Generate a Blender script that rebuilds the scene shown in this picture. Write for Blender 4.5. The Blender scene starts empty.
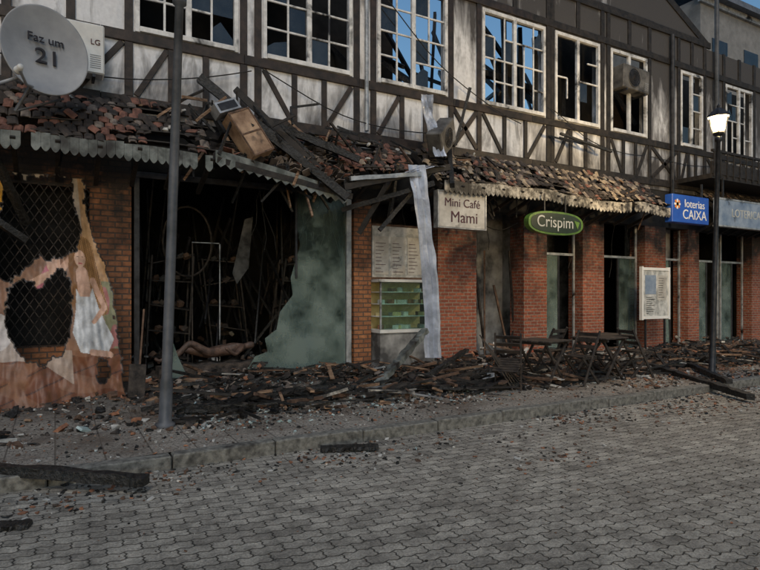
import bpy, math, random
from mathutils import Vector, Matrix, noise, Euler
R = random.Random(7)
S = bpy.context.scene
S.view_settings.view_transform = 'Standard'
S.view_settings.look = 'None'
S.view_settings.exposure = 0

# ---------------------------------------------------------------- materials
def newmat(name):
    m = bpy.data.materials.new(name); m.use_nodes = True
    nt = m.node_tree; b = nt.nodes['Principled BSDF']
    return m, nt, b
def N(nt, t, **kw):
    n = nt.nodes.new(t)
    for k, v in kw.items(): setattr(n, k, v)
    return n
def ramp(nt, fac, stops):
    r = N(nt, 'ShaderNodeValToRGB'); e = r.color_ramp.elements
    while len(e) < len(stops): e.new(.5)
    for i, (p, c) in enumerate(stops):
        e[i].position = p
        e[i].color = (c[0], c[1], c[2], 1) if not isinstance(c, (int, float)) else (c, c, c, 1)
    nt.links.new(fac, r.inputs[0]); return r.outputs[0]
def noise_n(nt, vec, scale, detail=4, rough=.6, dist=0):
    n = N(nt, 'ShaderNodeTexNoise'); n.inputs['Scale'].default_value = scale
    n.inputs['Detail'].default_value = min(detail, 4); n.inputs['Roughness'].default_value = rough
    n.inputs['Distortion'].default_value = dist
    nt.links.new(vec, n.inputs['Vector']); return n.outputs['Fac']
def coords(nt, sc=(1, 1, 1), rot=(0, 0, 0)):
    t = N(nt, 'ShaderNodeTexCoord'); m = N(nt, 'ShaderNodeMapping')
    m.inputs['Scale'].default_value = sc; m.inputs['Rotation'].default_value = rot
    nt.links.new(t.outputs['Object'], m.inputs[0]); return m.outputs[0]
def mix(nt, fac, a, b, mode='MIX'):
    m = N(nt, 'ShaderNodeMix', data_type='RGBA', blend_type=mode)
    if isinstance(fac, (int, float)): m.inputs[0].default_value = fac
    else: nt.links.new(fac, m.inputs[0])
    for i, v in ((6, a), (7, b)):
        if isinstance(v, tuple): m.inputs[i].default_value = (v[0], v[1], v[2], 1)
        else: nt.links.new(v, m.inputs[i])
    return m.outputs[2]
def bump(nt, b, h, st=.4, d=.01):
    n = N(nt, 'ShaderNodeBump'); n.inputs['Strength'].default_value = st
    n.inputs['Distance'].default_value = d
    nt.links.new(h, n.inputs['Height']); nt.links.new(n.outputs[0], b.inputs['Normal'])
def simple(name, c1, c2, scale=6, lo=.35, hi=.65, rough=.8, metal=0, bst=.4, sc=(1, 1, 1), soot=0, bd=.01):
    m, nt, b = newmat(name); v = coords(nt, sc)
    n = noise_n(nt, v, scale, 4, .65)
    col = ramp(nt, n, [(lo, c1), (hi, c2)])
    if soot:
        v2 = coords(nt); n2 = noise_n(nt, v2, 1.3, 5, .7, .4)
        f = ramp(nt, n2, [(.62 - soot * .35, 0), (.72 - soot * .25, 1)])
        col = mix(nt, f, col, (.018, .016, .015))
    nt.links.new(col, b.inputs['Base Color'])
    b.inputs['Roughness'].default_value = rough; b.inputs['Metallic'].default_value = metal
    if bst: bump(nt, b, n, bst, bd)
    return m
def brickmat(name, c1, c2, mortar, bw=.24, bh=.075, soot=.3, msize=.012):
    m, nt, b = newmat(name)
    t = N(nt, 'ShaderNodeTexCoord'); s = N(nt, 'ShaderNodeSeparateXYZ'); c = N(nt, 'ShaderNodeCombineXYZ')
    nt.links.new(t.outputs['Object'], s.inputs[0])
    a = N(nt, 'ShaderNodeMath', operation='ADD'); nt.links.new(s.outputs[0], a.inputs[0]); nt.links.new(s.outputs[1], a.inputs[1])
    nt.links.new(a.outputs[0], c.inputs[0]); nt.links.new(s.outputs[2], c.inputs[1])
    br = N(nt, 'ShaderNodeTexBrick'); nt.links.new(c.outputs[0], br.inputs['Vector'])
    br.inputs['Scale'].default_value = 1; br.inputs['Brick Width'].default_value = bw; br.inputs['Row Height'].default_value = bh
    br.inputs['Mortar Size'].default_value = msize; br.inputs['Mortar Smooth'].default_value = .3
    br.inputs['Color1'].default_value = (*c1, 1); br.inputs['Color2'].default_value = (*c2, 1); br.inputs['Mortar'].default_value = (*mortar, 1)
    n = noise_n(nt, t.outputs['Object'], 14, 4); n2 = noise_n(nt, t.outputs['Object'], 1.5, 5, .7)
    col = mix(nt, ramp(nt, n, [(.35, 0), (.72, .8)]), br.outputs['Color'], (c1[0] * .3, c1[1] * .35, c1[2] * .4))
    mr = N(nt, 'ShaderNodeMapRange'); nt.links.new(s.outputs[2], mr.inputs[0])
    mr.inputs[1].default_value = 1.3; mr.inputs[2].default_value = 3.5; mr.inputs[3].default_value = 0; mr.inputs[4].default_value = .38
    ad = N(nt, 'ShaderNodeMath', operation='ADD'); nt.links.new(n2, ad.inputs[0]); nt.links.new(mr.outputs[0], ad.inputs[1])
    col = mix(nt, ramp(nt, ad.outputs[0], [(.64 - soot * .3, 0), (.90 - soot * .3, .96)]), col, (.02, .017, .015))
    nt.links.new(col, b.inputs['Base Color']); b.inputs['Roughness'].default_value = .75
    inv = N(nt, 'ShaderNodeMath', operation='MULTIPLY_ADD'); nt.links.new(br.outputs['Fac'], inv.inputs[0]); inv.inputs[1].default_value = -1
    nt.links.new(n, inv.inputs[2]); bump(nt, b, inv.outputs[0], 1, .012)
    return m

M = {}
M['timber'] = simple('charred_timber', (.006, .005, .005), (.030, .024, .020), 9, rough=.7, bst=.7)
M['timber2'] = simple('painted_timber', (.010, .007, .006), (.042, .028, .022), 7, rough=.6, bst=.4)
M['char'] = simple('charcoal', (.004, .004, .004), (.045, .042, .04), 26, lo=.45, hi=.75, rough=.5, bst=1, bd=.02)
M['white'] = simple('sooty_white_paint', (.5, .5, .5), (.78, .78, .78), 5, rough=.5, soot=.25, bst=.15)
M['tile'] = simple('roof_tile_red', (.07, .03, .022), (.22, .10, .07), 8, rough=.85)
M['tile2'] = simple('roof_tile_grey', (.07, .055, .05), (.24, .195, .16), 8, rough=.85)
M['tile3'] = simple('roof_tile_burnt', (.012, .010, .010), (.055, .042, .035), 8, rough=.85)
M['tile4'] = simple('roof_tile_tan', (.14, .10, .07), (.38, .31, .23), 8, rough=.85)
M['fascia'] = simple('grey_fascia_paint', (.06, .07, .065), (.22, .24, .23), 5, rough=.6, soot=.42)
M['fascia2'] = simple('dirty_fascia_paint', (.05, .045, .04), (.46, .43, .38), 7, lo=.42, hi=.6, rough=.6, soot=.35)
M['soot'] = simple('sooty_interior', (.002, .002, .002), (.020, .019, .018), 2.2, rough=.9)
M['sootplaster'] = simple('smoked_plaster', (.015, .015, .015), (.24, .24, .24), 1.6, lo=.44, hi=.78, rough=.9)
M['paleplaster'] = simple('lightly_smoked_plaster', (.06, .06, .06), (.5, .5, .49), 1.1, lo=.38, hi=.66, rough=.9)
M['ash'] = simple('ash_rubble', (.015, .013, .012), (.11, .085, .07), 9, lo=.35, hi=.7, rough=.95, bst=1, bd=.03)
M['metal'] = simple('galvanised_pole', (.05, .055, .062), (.12, .125, .14), 3, rough=.55, metal=.2, bst=.15)
M['darkmetal'] = simple('dark_metal', (.015, .015, .017), (.05, .05, .055), 8, rough=.5, metal=.4, bst=.1)
M['rust'] = simple('heat_rusted_metal', (.012, .010, .009), (.075, .06, .05), 10, rough=.7, metal=.3, bst=.2)
M['alu'] = simple('aluminium', (.22, .23, .24), (.5, .51, .52), 6, rough=.4, metal=.4, bst=.1, soot=.15)
M['sheet'] = simple('bent_metal_sheet', (.30, .33, .40), (.58, .63, .74), 3, rough=.4, metal=.15, bst=.1, soot=.1)
M['acwhite'] = simple('ac_plastic', (.55, .55, .54), (.72, .72, .70), 3, rough=.5, soot=.02, bst=.05)
M['acburnt'] = simple('scorched_plastic', (.04, .036, .033), (.20, .19, .175), 2.2, lo=.35, hi=.7, rough=.6, soot=.3, bst=.3)
M['dish'] = simple('dish_grey', (.22, .23, .25), (.32, .33, .35), 2, rough=.5, bst=.05)
M['txtdark'] = simple('dark_lettering', (.01, .01, .015), (.02, .02, .03), 3, bst=0)
M['txtwhite'] = simple('white_lettering', (.7, .7, .68), (.8, .8, .78), 3, bst=0)
M['txtdim'] = simple('smoked_lettering', (.36, .37, .34), (.6, .6, .57), 4, bst=0)
M['signwhite'] = simple('sign_face_cream', (.34, .32, .29), (.60, .58, .54), 2.5, rough=.5, bst=.05, soot=.1)
M['txtmaroon'] = simple('maroon_lettering', (.06, .02, .03), (.09, .03, .04), 3, bst=0)
M['green'] = simple('sign_green', (.05, .11, .02), (.13, .25, .04), 5, rough=.4, bst=.05, soot=.1)
M['signblack'] = simple('sign_dark', (.008, .018, .010), (.02, .035, .02), 3, rough=.4, bst=.05)
M['blue'] = simple('sign_blue', (.015, .07, .38), (.025, .11, .50), 3, rough=.4, bst=.05)
M['orange'] = simple('sign_orange', (.7, .22, .02), (.8, .28, .03), 3, rough=.4, bst=0)
M['paleblue'] = simple('sign_pale_blue', (.14, .20, .30), (.3, .36, .45), 3, rough=.5, bst=.05, soot=.1)
M['slate'] = simple('blue_grey_roof', (.07, .085, .11), (.14, .16, .20), 3, rough=.6, bst=.1)
M['greywall'] = simple('grey_render_wall', (.16, .165, .17), (.24, .245, .25), 2, rough=.9, bst=.1)
M['kerb'] = simple('kerb_granite', (.06, .057, .05), (.26, .25, .22), 16, lo=.3, hi=.7, rough=.9, bst=.8, soot=.12)
M['wood'] = simple('scorched_wood', (.08, .04, .025), (.36, .23, .14), 6, rough=.7, sc=(1, 1, 6))
M['cabwood'] = simple('cabinet_veneer', (.16, .09, .05), (.46, .31, .20), 3, rough=.7, soot=.12)
M['furn'] = simple('weathered_furniture', (.012, .009, .008), (.06, .045, .035), 9, rough=.6)
M['dorange'] = simple('tile_shard', (.14, .06, .035), (.38, .17, .09), 9, rough=.85)
M['dbrown'] = simple('burnt_scrap', (.05, .028, .018), (.17, .10, .065), 9, rough=.85)
M['dpale'] = simple('plaster_bits', (.25, .24, .22), (.58, .56, .52), 9, rough=.9)
M['dglass'] = simple('glass_bits', (.25, .33, .32), (.5, .6, .6), 9, rough=.25, bst=0)
M['counter'] = simple('counter_cream', (.45, .36, .16), (.68, .56, .30), 4, rough=.5, soot=.05)
M['skin'] = simple('scorched_mannequin', (.02, .013, .011), (.14, .085, .065), 6, rough=.6, bst=.2)
M['board'] = simple('board_paper', (.30, .31, .30), (.62, .62, .60), 5, lo=.4, hi=.6, rough=.6, bst=0)
M['brick_o'] = brickmat('orange_brick', (.50, .20, .08), (.30, .11, .05), (.10, .075, .06), .2, .085, .12)
M['brick_r'] = brickmat('red_brick', (.46, .125, .06), (.24, .06, .035), (.34, .27, .21), .2, .072, .14)

def plaster():
    m, nt, b = newmat('smoke_stained_plaster')
    v = coords(nt); vs = coords(nt, (1.8, 1, .45))
    s = N(nt, 'ShaderNodeSeparateXYZ'); nt.links.new(v, s.inputs[0])
    n1 = noise_n(nt, vs, 1.6, 5, .68, .5); n2 = noise_n(nt, v, 14, 4)
    base = ramp(nt, n2, [(.3, (.60, .61, .64)), (.7, (.75, .76, .79))])
    mr = N(nt, 'ShaderNodeMapRange', interpolation_type='SMOOTHSTEP'); nt.links.new(s.outputs[2], mr.inputs[0])
    mr.inputs[1].default_value = 6.4; mr.inputs[2].default_value = 8.0; mr.inputs[3].default_value = 0; mr.inputs[4].default_value = .30
    mx = N(nt, 'ShaderNodeMapRange'); nt.links.new(s.outputs[0], mx.inputs[0])
    mx.inputs[1].default_value = 8; mx.inputs[2].default_value = 14; mx.inputs[3].default_value = 0; mx.inputs[4].default_value = .18
    ml = N(nt, 'ShaderNodeMapRange'); nt.links.new(s.outputs[2], ml.inputs[0])
    ml.inputs[1].default_value = 5.4; ml.inputs[2].default_value = 4.6; ml.inputs[3].default_value = 0; ml.inputs[4].default_value = .16
    a = N(nt, 'ShaderNodeMath', operation='ADD'); nt.links.new(n1, a.inputs[0]); nt.links.new(mr.outputs[0], a.inputs[1])
    a2 = N(nt, 'ShaderNodeMath', operation='ADD'); nt.links.new(a.outputs[0], a2.inputs[0]); nt.links.new(mx.outputs[0], a2.inputs[1])
    a3 = N(nt, 'ShaderNodeMath', operation='ADD'); nt.links.new(a2.outputs[0], a3.inputs[0]); nt.links.new(ml.outputs[0], a3.inputs[1])
    f = ramp(nt, a3.outputs[0], [(.50, 0), (.62, .5), (.82, .96)])
    col = mix(nt, f, base, (.035, .032, .032))
    nt.links.new(col, b.inputs['Base Color']); b.inputs['Roughness'].default_value = .9
    bump(nt, b, n2, .25, .006); return m
M['plaster'] = plaster()

def pavers():
    m, nt, b = newmat('concrete_pavers')
    v = coords(nt, rot=(0, 0, math.radians(3)))
    wv = N(nt, 'ShaderNodeTexNoise'); wv.inputs['Scale'].default_value = 7; wv.inputs['Detail'].default_value = 2; nt.links.new(v, wv.inputs['Vector'])
    s = N(nt, 'ShaderNodeSeparateXYZ'); nt.links.new(v, s.inputs[0])
    def pp(src, sc, amp):
        p = N(nt, 'ShaderNodeMath', operation='PINGPONG'); nt.links.new(src, p.inputs[0]); p.inputs[1].default_value = sc
        q = N(nt, 'ShaderNodeMath', operation='MULTIPLY'); nt.links.new(p.outputs[0], q.inputs[0]); q.inputs[1].default_value = amp; return q.outputs[0]
    cx = N(nt, 'ShaderNodeCombineXYZ'); nt.links.new(pp(s.outputs[1], .026, .45), cx.inputs[0]); nt.links.new(pp(s.outputs[0], .05, .42), cx.inputs[1])
    sub = N(nt, 'ShaderNodeVectorMath', operation='MULTIPLY_ADD'); nt.links.new(wv.outputs['Color'], sub.inputs[0])
    sub.inputs[1].default_value = (.03, .022, 0); nt.links.new(v, sub.inputs[2])
    s2 = N(nt, 'ShaderNodeVectorMath', operation='ADD'); nt.links.new(sub.outputs[0], s2.inputs[0]); nt.links.new(cx.outputs[0], s2.inputs[1])
    br = N(nt, 'ShaderNodeTexBrick'); nt.links.new(s2.outputs[0], br.inputs['Vector'])
    br.inputs['Scale'].default_value = 1; br.inputs['Brick Width'].default_value = .20; br.inputs['Row Height'].default_value = .104
    br.inputs['Mortar Size'].default_value = .0075; br.inputs['Mortar Smooth'].default_value = 1; br.inputs['Bias'].default_value = 0
    br.inputs['Color1'].default_value = (.56, .515, .44, 1); br.inputs['Color2'].default_value = (.38, .345, .295, 1); br.inputs['Mortar'].default_value = (.11, .098, .08, 1)
    n1 = noise_n(nt, v, .5, 5, .6); n2 = noise_n(nt, v, 60, 4, .75); n3 = noise_n(nt, v, 5.0, 5, .75)
    c = mix(nt, 1.0, br.outputs['Color'], ramp(nt, n1, [(.3, .74), (.7, 1.12)]), 'MULTIPLY')
    c = mix(nt, 1.0, c, ramp(nt, n2, [(.3, .42), (.65, 1.25)]), 'MULTIPLY')
    c = mix(nt, 1.0, c, ramp(nt, n3, [(.35, .5), (.6, 1.1)]), 'MULTIPLY')
    nt.links.new(c, b.inputs['Base Color']); b.inputs['Roughness'].default_value = .75
    h = N(nt, 'ShaderNodeMath', operation='MULTIPLY_ADD'); nt.links.new(br.outputs['Fac'], h.inputs[0]); h.inputs[1].default_value = -1.4
    n4 = N(nt, 'ShaderNodeMath', operation='MULTIPLY_ADD'); nt.links.new(n2, n4.inputs[0]); n4.inputs[1].default_value = 1.0; nt.links.new(n3, n4.inputs[2])
    nt.links.new(n4.outputs[0], h.inputs[2]); bump(nt, b, h.outputs[0], 1, .014); return m
M['paver'] = pavers()

def walk():
    m, nt, b = newmat('littered_sidewalk')
    v = coords(nt)
    n1 = noise_n(nt, v, 1.2, 5, .7); n2 = noise_n(nt, v, 34, 4, .75); n3 = noise_n(nt, v, 9, 4, .7)
    br = N(nt, 'ShaderNodeTexBrick'); nt.links.new(v, br.inputs['Vector']); br.inputs['Scale'].default_value = 1
    br.inputs['Brick Width'].default_value = .4; br.inputs['Row Height'].default_value = .4; br.inputs['Mortar Size'].default_value = .008; br.offset = 0
    br.inputs['Color1'].default_value = (.38, .34, .29, 1); br.inputs['Color2'].default_value = (.30, .27, .23, 1); br.inputs['Mortar'].default_value = (.14, .12, .10, 1)
    c = mix(nt, ramp(nt, n1, [(.45, 0), (.65, .8)]), br.outputs['Color'], (.13, .095, .07))
    c = mix(nt, ramp(nt, n2, [(.46, 0), (.6, .8)]), c, (.055, .045, .036))
    c = mix(nt, ramp(nt, n3, [(.60, 0), (.68, .5)]), c, (.28, .14, .08))
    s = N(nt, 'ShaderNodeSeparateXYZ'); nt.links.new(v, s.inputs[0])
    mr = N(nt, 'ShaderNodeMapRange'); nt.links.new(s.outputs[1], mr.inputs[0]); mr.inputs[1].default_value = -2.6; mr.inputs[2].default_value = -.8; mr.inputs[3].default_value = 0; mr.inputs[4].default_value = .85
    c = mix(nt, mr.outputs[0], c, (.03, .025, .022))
    nt.links.new(c, b.inputs['Base Color']); b.inputs['Roughness'].default_value = .9
    bump(nt, b, n2, 1, .015); return m
M['walk'] = walk()

def glassmat(name, tint, lo, hi, rough=.08, scale=1.1, r0=.35, r1=.65):
    m, nt, b = newmat(name); out = nt.nodes['Material Output']
    v = coords(nt); n = noise_n(nt, v, scale, 4, .6)
    b.inputs['Roughness'].default_value = rough; b.inputs['Base Color'].default_value = (*tint, 1)
    b.inputs['Specular IOR Level'].default_value = .6
    t = N(nt, 'ShaderNodeBsdfTransparent'); t.inputs[0].default_value = (.75, .88, .84, 1)
    ms = N(nt, 'ShaderNodeMixShader')
    s = N(nt, 'ShaderNodeSeparateXYZ'); nt.links.new(v, s.inputs[0])
    mr = N(nt, 'ShaderNodeMapRange'); nt.links.new(s.outputs[2], mr.inputs[0]); mr.inputs[1].default_value = 2.6; mr.inputs[2].default_value = .4; mr.inputs[3].default_value = -.10; mr.inputs[4].default_value = .10
    ad = N(nt, 'ShaderNodeMath', operation='ADD'); nt.links.new(n, ad.inputs[0]); nt.links.new(mr.outputs[0], ad.inputs[1])
    # crazed crack lines
    vo = N(nt, 'ShaderNodeTexVoronoi', feature='DISTANCE_TO_EDGE'); nt.links.new(v, vo.inputs['Vector']); vo.inputs['Scale'].default_value = 7
    cr = ramp(nt, vo.outputs['Distance'], [(.0, .35), (.02, 0)])
    f = ramp(nt, ad.outputs[0], [(r0, lo), (r1, hi)])
    f2 = N(nt, 'ShaderNodeMath', operation='MAXIMUM'); nt.links.new(f, f2.inputs[0]); nt.links.new(cr, f2.inputs[1])
    nt.links.new(f2.outputs[0], ms.inputs[0]); nt.links.new(t.outputs[0], ms.inputs[1]); nt.links.new(b.outputs[0], ms.inputs[2])
    nt.links.new(ms.outputs[0], out.inputs[0]); return m
M['glass'] = glassmat('dusty_shop_glass', (.24, .30, .28), .08, .62, .2, 1.7)
M['clear'] = glassmat('counter_glass', (.2, .22, .2), .05, .12, .15)
M['wglass'] = simple('window_glass', (.01, .012, .015), (.03, .035, .04), 2, rough=.04, bst=0)
M['wglass'].node_tree.nodes['Principled BSDF'].inputs['Specular IOR Level'].default_value = .8
m, nt, b = newmat('lamp_bulb'); b.inputs['Emission Color'].default_value = (1, .82, .42, 1); b.inputs['Emission Strength'].default_value = 70; M['bulb'] = m
m, nt, b = newmat('lit_lantern_glass'); out = nt.nodes['Material Output']
em = N(nt, 'ShaderNodeEmission'); em.inputs[0].default_value = (1, .74, .32, 1); em.inputs[1].default_value = 1.6
tr = N(nt, 'ShaderNodeBsdfTransparent'); ad = N(nt, 'ShaderNodeAddShader'); nt.links.new(em.outputs[0], ad.inputs[0]); nt.links.new(tr.outputs[0], ad.inputs[1]); nt.links.new(ad.outputs[0], out.inputs[0]); M['litglass'] = m
m, nt, b = newmat('printed_banner')
at = N(nt, 'ShaderNodeVertexColor', layer_name='Col'); v = coords(nt); n = noise_n(nt, v, 5, 4, .7)
c = mix(nt, 1.0, at.outputs[0], ramp(nt, n, [(.25, .5), (.6, 1.0)]), 'MULTIPLY')
nt.links.new(c, b.inputs['Base Color']); b.inputs['Roughness'].default_value = .5; M['banner'] = m

# ---------------------------------------------------------------- geometry
def link(o, parent=None):
    S.collection.objects.link(o)
    if parent: o.parent = parent
    return o
def empty(name, loc=(0, 0, 0)):
    o = bpy.data.objects.new(name, None); o.location = loc; o.empty_display_size = .2
    return link(o)
class MB:
    def __init__(s): s.v = []; s.f = []; s.mi = []; s.mats = []
    def m(s, k):
        if k not in s.mats: s.mats.append(k)
        return s.mats.index(k)
    def quadbox(s, c, ax, ay, az, k):
        i = len(s.v); c = Vector(c)
        for dz in (-1, 1):
            for dx, dy in ((-1, -1), (1, -1), (1, 1), (-1, 1)):
                s.v.append(c + ax * dx + ay * dy + az * dz)
        for f in ((0, 3, 2, 1), (4, 5, 6, 7), (0, 1, 5, 4), (1, 2, 6, 5), (2, 3, 7, 6), (3, 0, 4, 7)):
            s.f.append(tuple(i + q for q in f)); s.mi.append(s.m(k))
    def box(s, x0, x1, y0, y1, z0, z1, k):
        s.quadbox(((x0 + x1) / 2, (y0 + y1) / 2, (z0 + z1) / 2), Vector(((x1 - x0) / 2, 0, 0)), Vector((0, (y1 - y0) / 2, 0)), Vector((0, 0, (z1 - z0) / 2)), k)
    def rbox(s, c, dims, rot, k):
        m = Euler(rot).to_matrix()
        s.quadbox(c, m @ Vector((dims[0] / 2, 0, 0)), m @ Vector((0, dims[1] / 2, 0)), m @ Vector((0, 0, dims[2] / 2)), k)
    def shard(s, c, dims, rot, k):
        m = Euler(rot).to_matrix(); n = R.choice((3, 4, 5)); i = len(s.v); a0 = R.uniform(0, 6); c = Vector(c)
        pts = []
        for q in range(n):
            a = a0 + 6.283 * q / n + R.uniform(-.3, .3); r = R.uniform(.6, 1.0) * .5; pts.append((dims[0] * r * math.cos(a), dims[1] * r * math.sin(a)))
        for z in (-.5, .5):
            for p in pts: s.v.append(c + m @ Vector((p[0] * (1 - .1 * z), p[1], z * dims[2])))
        mi = s.m(k); s.f.append(tuple(range(i + n - 1, i - 1, -1))); s.mi.append(mi); s.f.append(tuple(range(i + n, i + 2 * n))); s.mi.append(mi)
        for q in range(n):
            r = (q + 1) % n; s.f.append((i + q, i + r, i + n + r, i + n + q)); s.mi.append(mi)
    def beam(s, a, b, w, h, k, up=Vector((0, 0, 1))):
        a = Vector(a); b = Vector(b); d = (b - a); L = d.length
        if L < 1e-5: return
        d.normalize(); x = d.cross(up)
        if x.length < 1e-3: x = d.cross(Vector((0, 1, 0)))
        x.normalize(); y = x.cross(d)
        s.quadbox((a + b) / 2, x * w / 2, d * L / 2, y * h / 2, k)
    def rough_beam(s, a, b, w, h, k, seg=8, j=.25):
        a = Vector(a); b = Vector(b); d = (b - a).normalized(); x = d.cross(Vector((0, 0, 1)))
        if x.length < 1e-3: x = Vector((1, 0, 0))
        x.normalize(); y = x.cross(d); i0 = len(s.v)
        for n in range(seg + 1):
            c = a.lerp(b, n / seg)
            for dx, dy in ((-1, -1), (1, -1), (1, 1), (-1, 1)):
                s.v.append(c + x * dx * w / 2 * R.uniform(1 - j, 1 + j * .4) + y * dy * h / 2 * R.uniform(1 - j, 1 + j * .4))
        for n in range(seg):
            for q in range(4):
                p = i0 + n * 4; s.f.append((p + q, p + (q + 1) % 4, p + 4 + (q + 1) % 4, p + 4 + q)); s.mi.append(s.m(k))
        s.f.append((i0 + 3, i0 + 2, i0 + 1, i0)); s.mi.append(s.m(k))
        p = i0 + seg * 4; s.f.append((p, p + 1, p + 2, p + 3)); s.mi.append(s.m(k))
    def poly(s, pts, k):
        i = len(s.v); s.v += [Vector(p) for p in pts]; s.f.append(tuple(range(i, i + len(pts)))); s.mi.append(s.m(k))
    def prism(s, pts, off, k):
        off = Vector(off); n = len(pts); i = len(s.v)
        s.v += [Vector(p) for p in pts] + [Vector(p) + off for p in pts]; mi = s.m(k)
        s.f.append(tuple(range(i, i + n))); s.mi.append(mi)
        s.f.append(tuple(range(i + 2 * n - 1, i + n - 1, -1))); s.mi.append(mi)
        for q in range(n):
            r = (q + 1) % n; s.f.append((i + r, i + q, i + n + q, i + n + r)); s.mi.append(mi)
    def lathe(s, prof, k, n=16, o=(0, 0, 0), rotm=None):
        i = len(s.v); mi = s.m(k)
        for (r, z) in prof:
            for q in range(n):
                t = 2 * math.pi * (q + .5) / n; p = Vector((r * math.cos(t), r * math.sin(t), z))
                if rotm: p = rotm @ p
                s.v.append(p + Vector(o))
        for a in range(len(prof) - 1):
            for q in range(n):
                r = (q + 1) % n; s.f.append((i + a * n + q, i + a * n + r, i + (a + 1) * n + r, i + (a + 1) * n + q)); s.mi.append(mi)
    def tube(s, pts, r, k, n=8):
        pts = [Vector(p) for p in pts]; i = len(s.v); mi = s.m(k)
        for a, p in enumerate(pts):
            d = (pts[min(a + 1, len(pts) - 1)] - pts[max(a - 1, 0)]).normalized()
            x = d.cross(Vector((0, 0, 1))); x = x.normalized() if x.length > 1e-3 else Vector((1, 0, 0)); y = d.cross(x)
            for q in range(n):
                t = 2 * math.pi * q / n; s.v.append(p + (x * math.cos(t) + y * math.sin(t)) * r)
        for a in range(len(pts) - 1):
            for q in range(n):
                rr = (q + 1) % n; s.f.append((i + a * n + q, i + a * n + rr, i + (a + 1) * n + rr, i + (a + 1) * n + q)); s.mi.append(mi)
    def obj(s, name, parent=None, smooth=False, bevel=0, solid=0):
        me = bpy.data.meshes.new(name); me.from_pydata([tuple(v) for v in s.v], [], s.f)
        for k in s.mats: me.materials.append(M[k])
        me.polygons.foreach_set('material_index', s.mi)
        if smooth: me.polygons.foreach_set('use_smooth', [True] * len(s.f))
        me.update(); o = bpy.data.objects.new(name, me); link(o, parent)
        if solid:
            q = o.modifiers.new('s', 'SOLIDIFY'); q.thickness = solid
        if bevel:
            q = o.modifiers.new('b', 'BEVEL'); q.width = bevel; q.segments = 1; q.limit_method = 'ANGLE'
        return o
def text(body, size, loc, rot, k, parent, name='lettering', ext=.003, sx=1):
    c = bpy.data.curves.new(name, 'FONT'); c.body = body; c.size = size; c.extrude = ext; c.align_x = 'CENTER'; c.align_y = 'CENTER'
    c.materials.append(M[k]); o = bpy.data.objects.new(name, c); o.location = loc; o.rotation_euler = rot; o.scale = (sx, 1, 1)
    return link(o, parent)
def nz(x, y, z=0): return noise.noise(Vector((x, y, z)))

# ---------------------------------------------------------------- ground
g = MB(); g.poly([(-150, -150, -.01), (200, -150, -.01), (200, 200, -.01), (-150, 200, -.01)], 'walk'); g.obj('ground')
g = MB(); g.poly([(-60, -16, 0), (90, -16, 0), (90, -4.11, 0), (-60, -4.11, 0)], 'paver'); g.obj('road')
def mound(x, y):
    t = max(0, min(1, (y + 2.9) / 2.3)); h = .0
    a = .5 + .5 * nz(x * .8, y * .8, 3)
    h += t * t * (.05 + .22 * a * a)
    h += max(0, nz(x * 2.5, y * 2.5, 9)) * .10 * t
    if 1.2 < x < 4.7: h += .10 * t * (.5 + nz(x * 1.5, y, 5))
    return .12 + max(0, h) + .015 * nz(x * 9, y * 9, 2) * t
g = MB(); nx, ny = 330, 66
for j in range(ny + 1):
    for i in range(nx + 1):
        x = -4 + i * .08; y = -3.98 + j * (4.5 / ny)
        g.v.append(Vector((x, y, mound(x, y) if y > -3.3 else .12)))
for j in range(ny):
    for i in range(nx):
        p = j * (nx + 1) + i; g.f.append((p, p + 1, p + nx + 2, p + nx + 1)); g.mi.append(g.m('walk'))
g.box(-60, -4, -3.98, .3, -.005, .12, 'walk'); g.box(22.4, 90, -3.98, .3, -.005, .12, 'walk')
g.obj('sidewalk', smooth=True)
g = MB(); x = -6
while x < 40:
    L = .98; dz = R.uniform(-.012, .012)
    g.rough_beam((x, -4.06 + R.uniform(-.012, .012), .055 + dz), (x + L, -4.06 + R.uniform(-.012, .012), .055 + dz), .16, .16, 'kerb', 6, .07); x += L + .012
g.obj('kerb', bevel=.012)

# ---------------------------------------------------------------- building
B = empty('half_timbered_building')
WIN = [(-2.6, -1.0), (1.08, 2.70), (3.13, 4.86), (5.40, 7.06), (7.98, 9.84), (10.15, 11.68), (12.08, 13.5), (14.93, 15.95), (17.07, 18.5), (19.5, 21)]
Z0, Z1 = 5.72, 7.78
w = MB(); xs = -6
for (a, b_) in WIN:
    w.box(xs, a, 0, .22, 4.4, 8.6, 'plaster'); w.box(a, b_, 0, .22, 4.4, Z0, 'plaster'); w.box(a, b_, 0, .22, Z1, 8.6, 'plaster'); xs = b_
w.box(xs, 24, 0, .22, 4.4, 8.6, 'plaster')
w.prism([(-6, 0, 8.6), (16.1, 0, 8.6), (14.2, 0, 9.7), (13.2, 0, 10.2), (-6, 0, 10.2)], (0, .22, 0), 'plaster')
w.obj('upper_wall', B)
t = MB(); F = -.045
def hb(x0, x1, z0, z1, f=F):
    x = x0
    while x < x1:
        xe = min(x1, x + 2.2); t.box(x, xe - .004, f - R.uniform(0, .004), .01, z0 + R.uniform(-.006, .006), z1 + R.uniform(-.006, .006), 'timber2' if x < 8 else 'timber'); x = xe
def vb(x, z0, z1, wd=.12, f=F + .008): t.box(x - wd / 2, x + wd / 2, f, .012, z0, z1, 'timber2' if x < 8 else 'timber')
def db(x0, z0, x1, z1, wd=.09):
    k = 'timber2' if x0 < 8 else 'timber'
    t.quadbox(((x0 + x1) / 2, -.012, (z0 + z1) / 2), Vector((x1 - x0, 0, z1 - z0)) / 2, Vector((0, .018, 0)), Vector((-(z1 - z0), 0, x1 - x0)).normalized() * wd / 2, k)
hb(-6, 24, 4.5, 4.68); hb(-6, 24, 5.52, 5.68); hb(-6, 24, 7.82, 7.98); hb(-6, 16.3, 8.62, 8.8)
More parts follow.
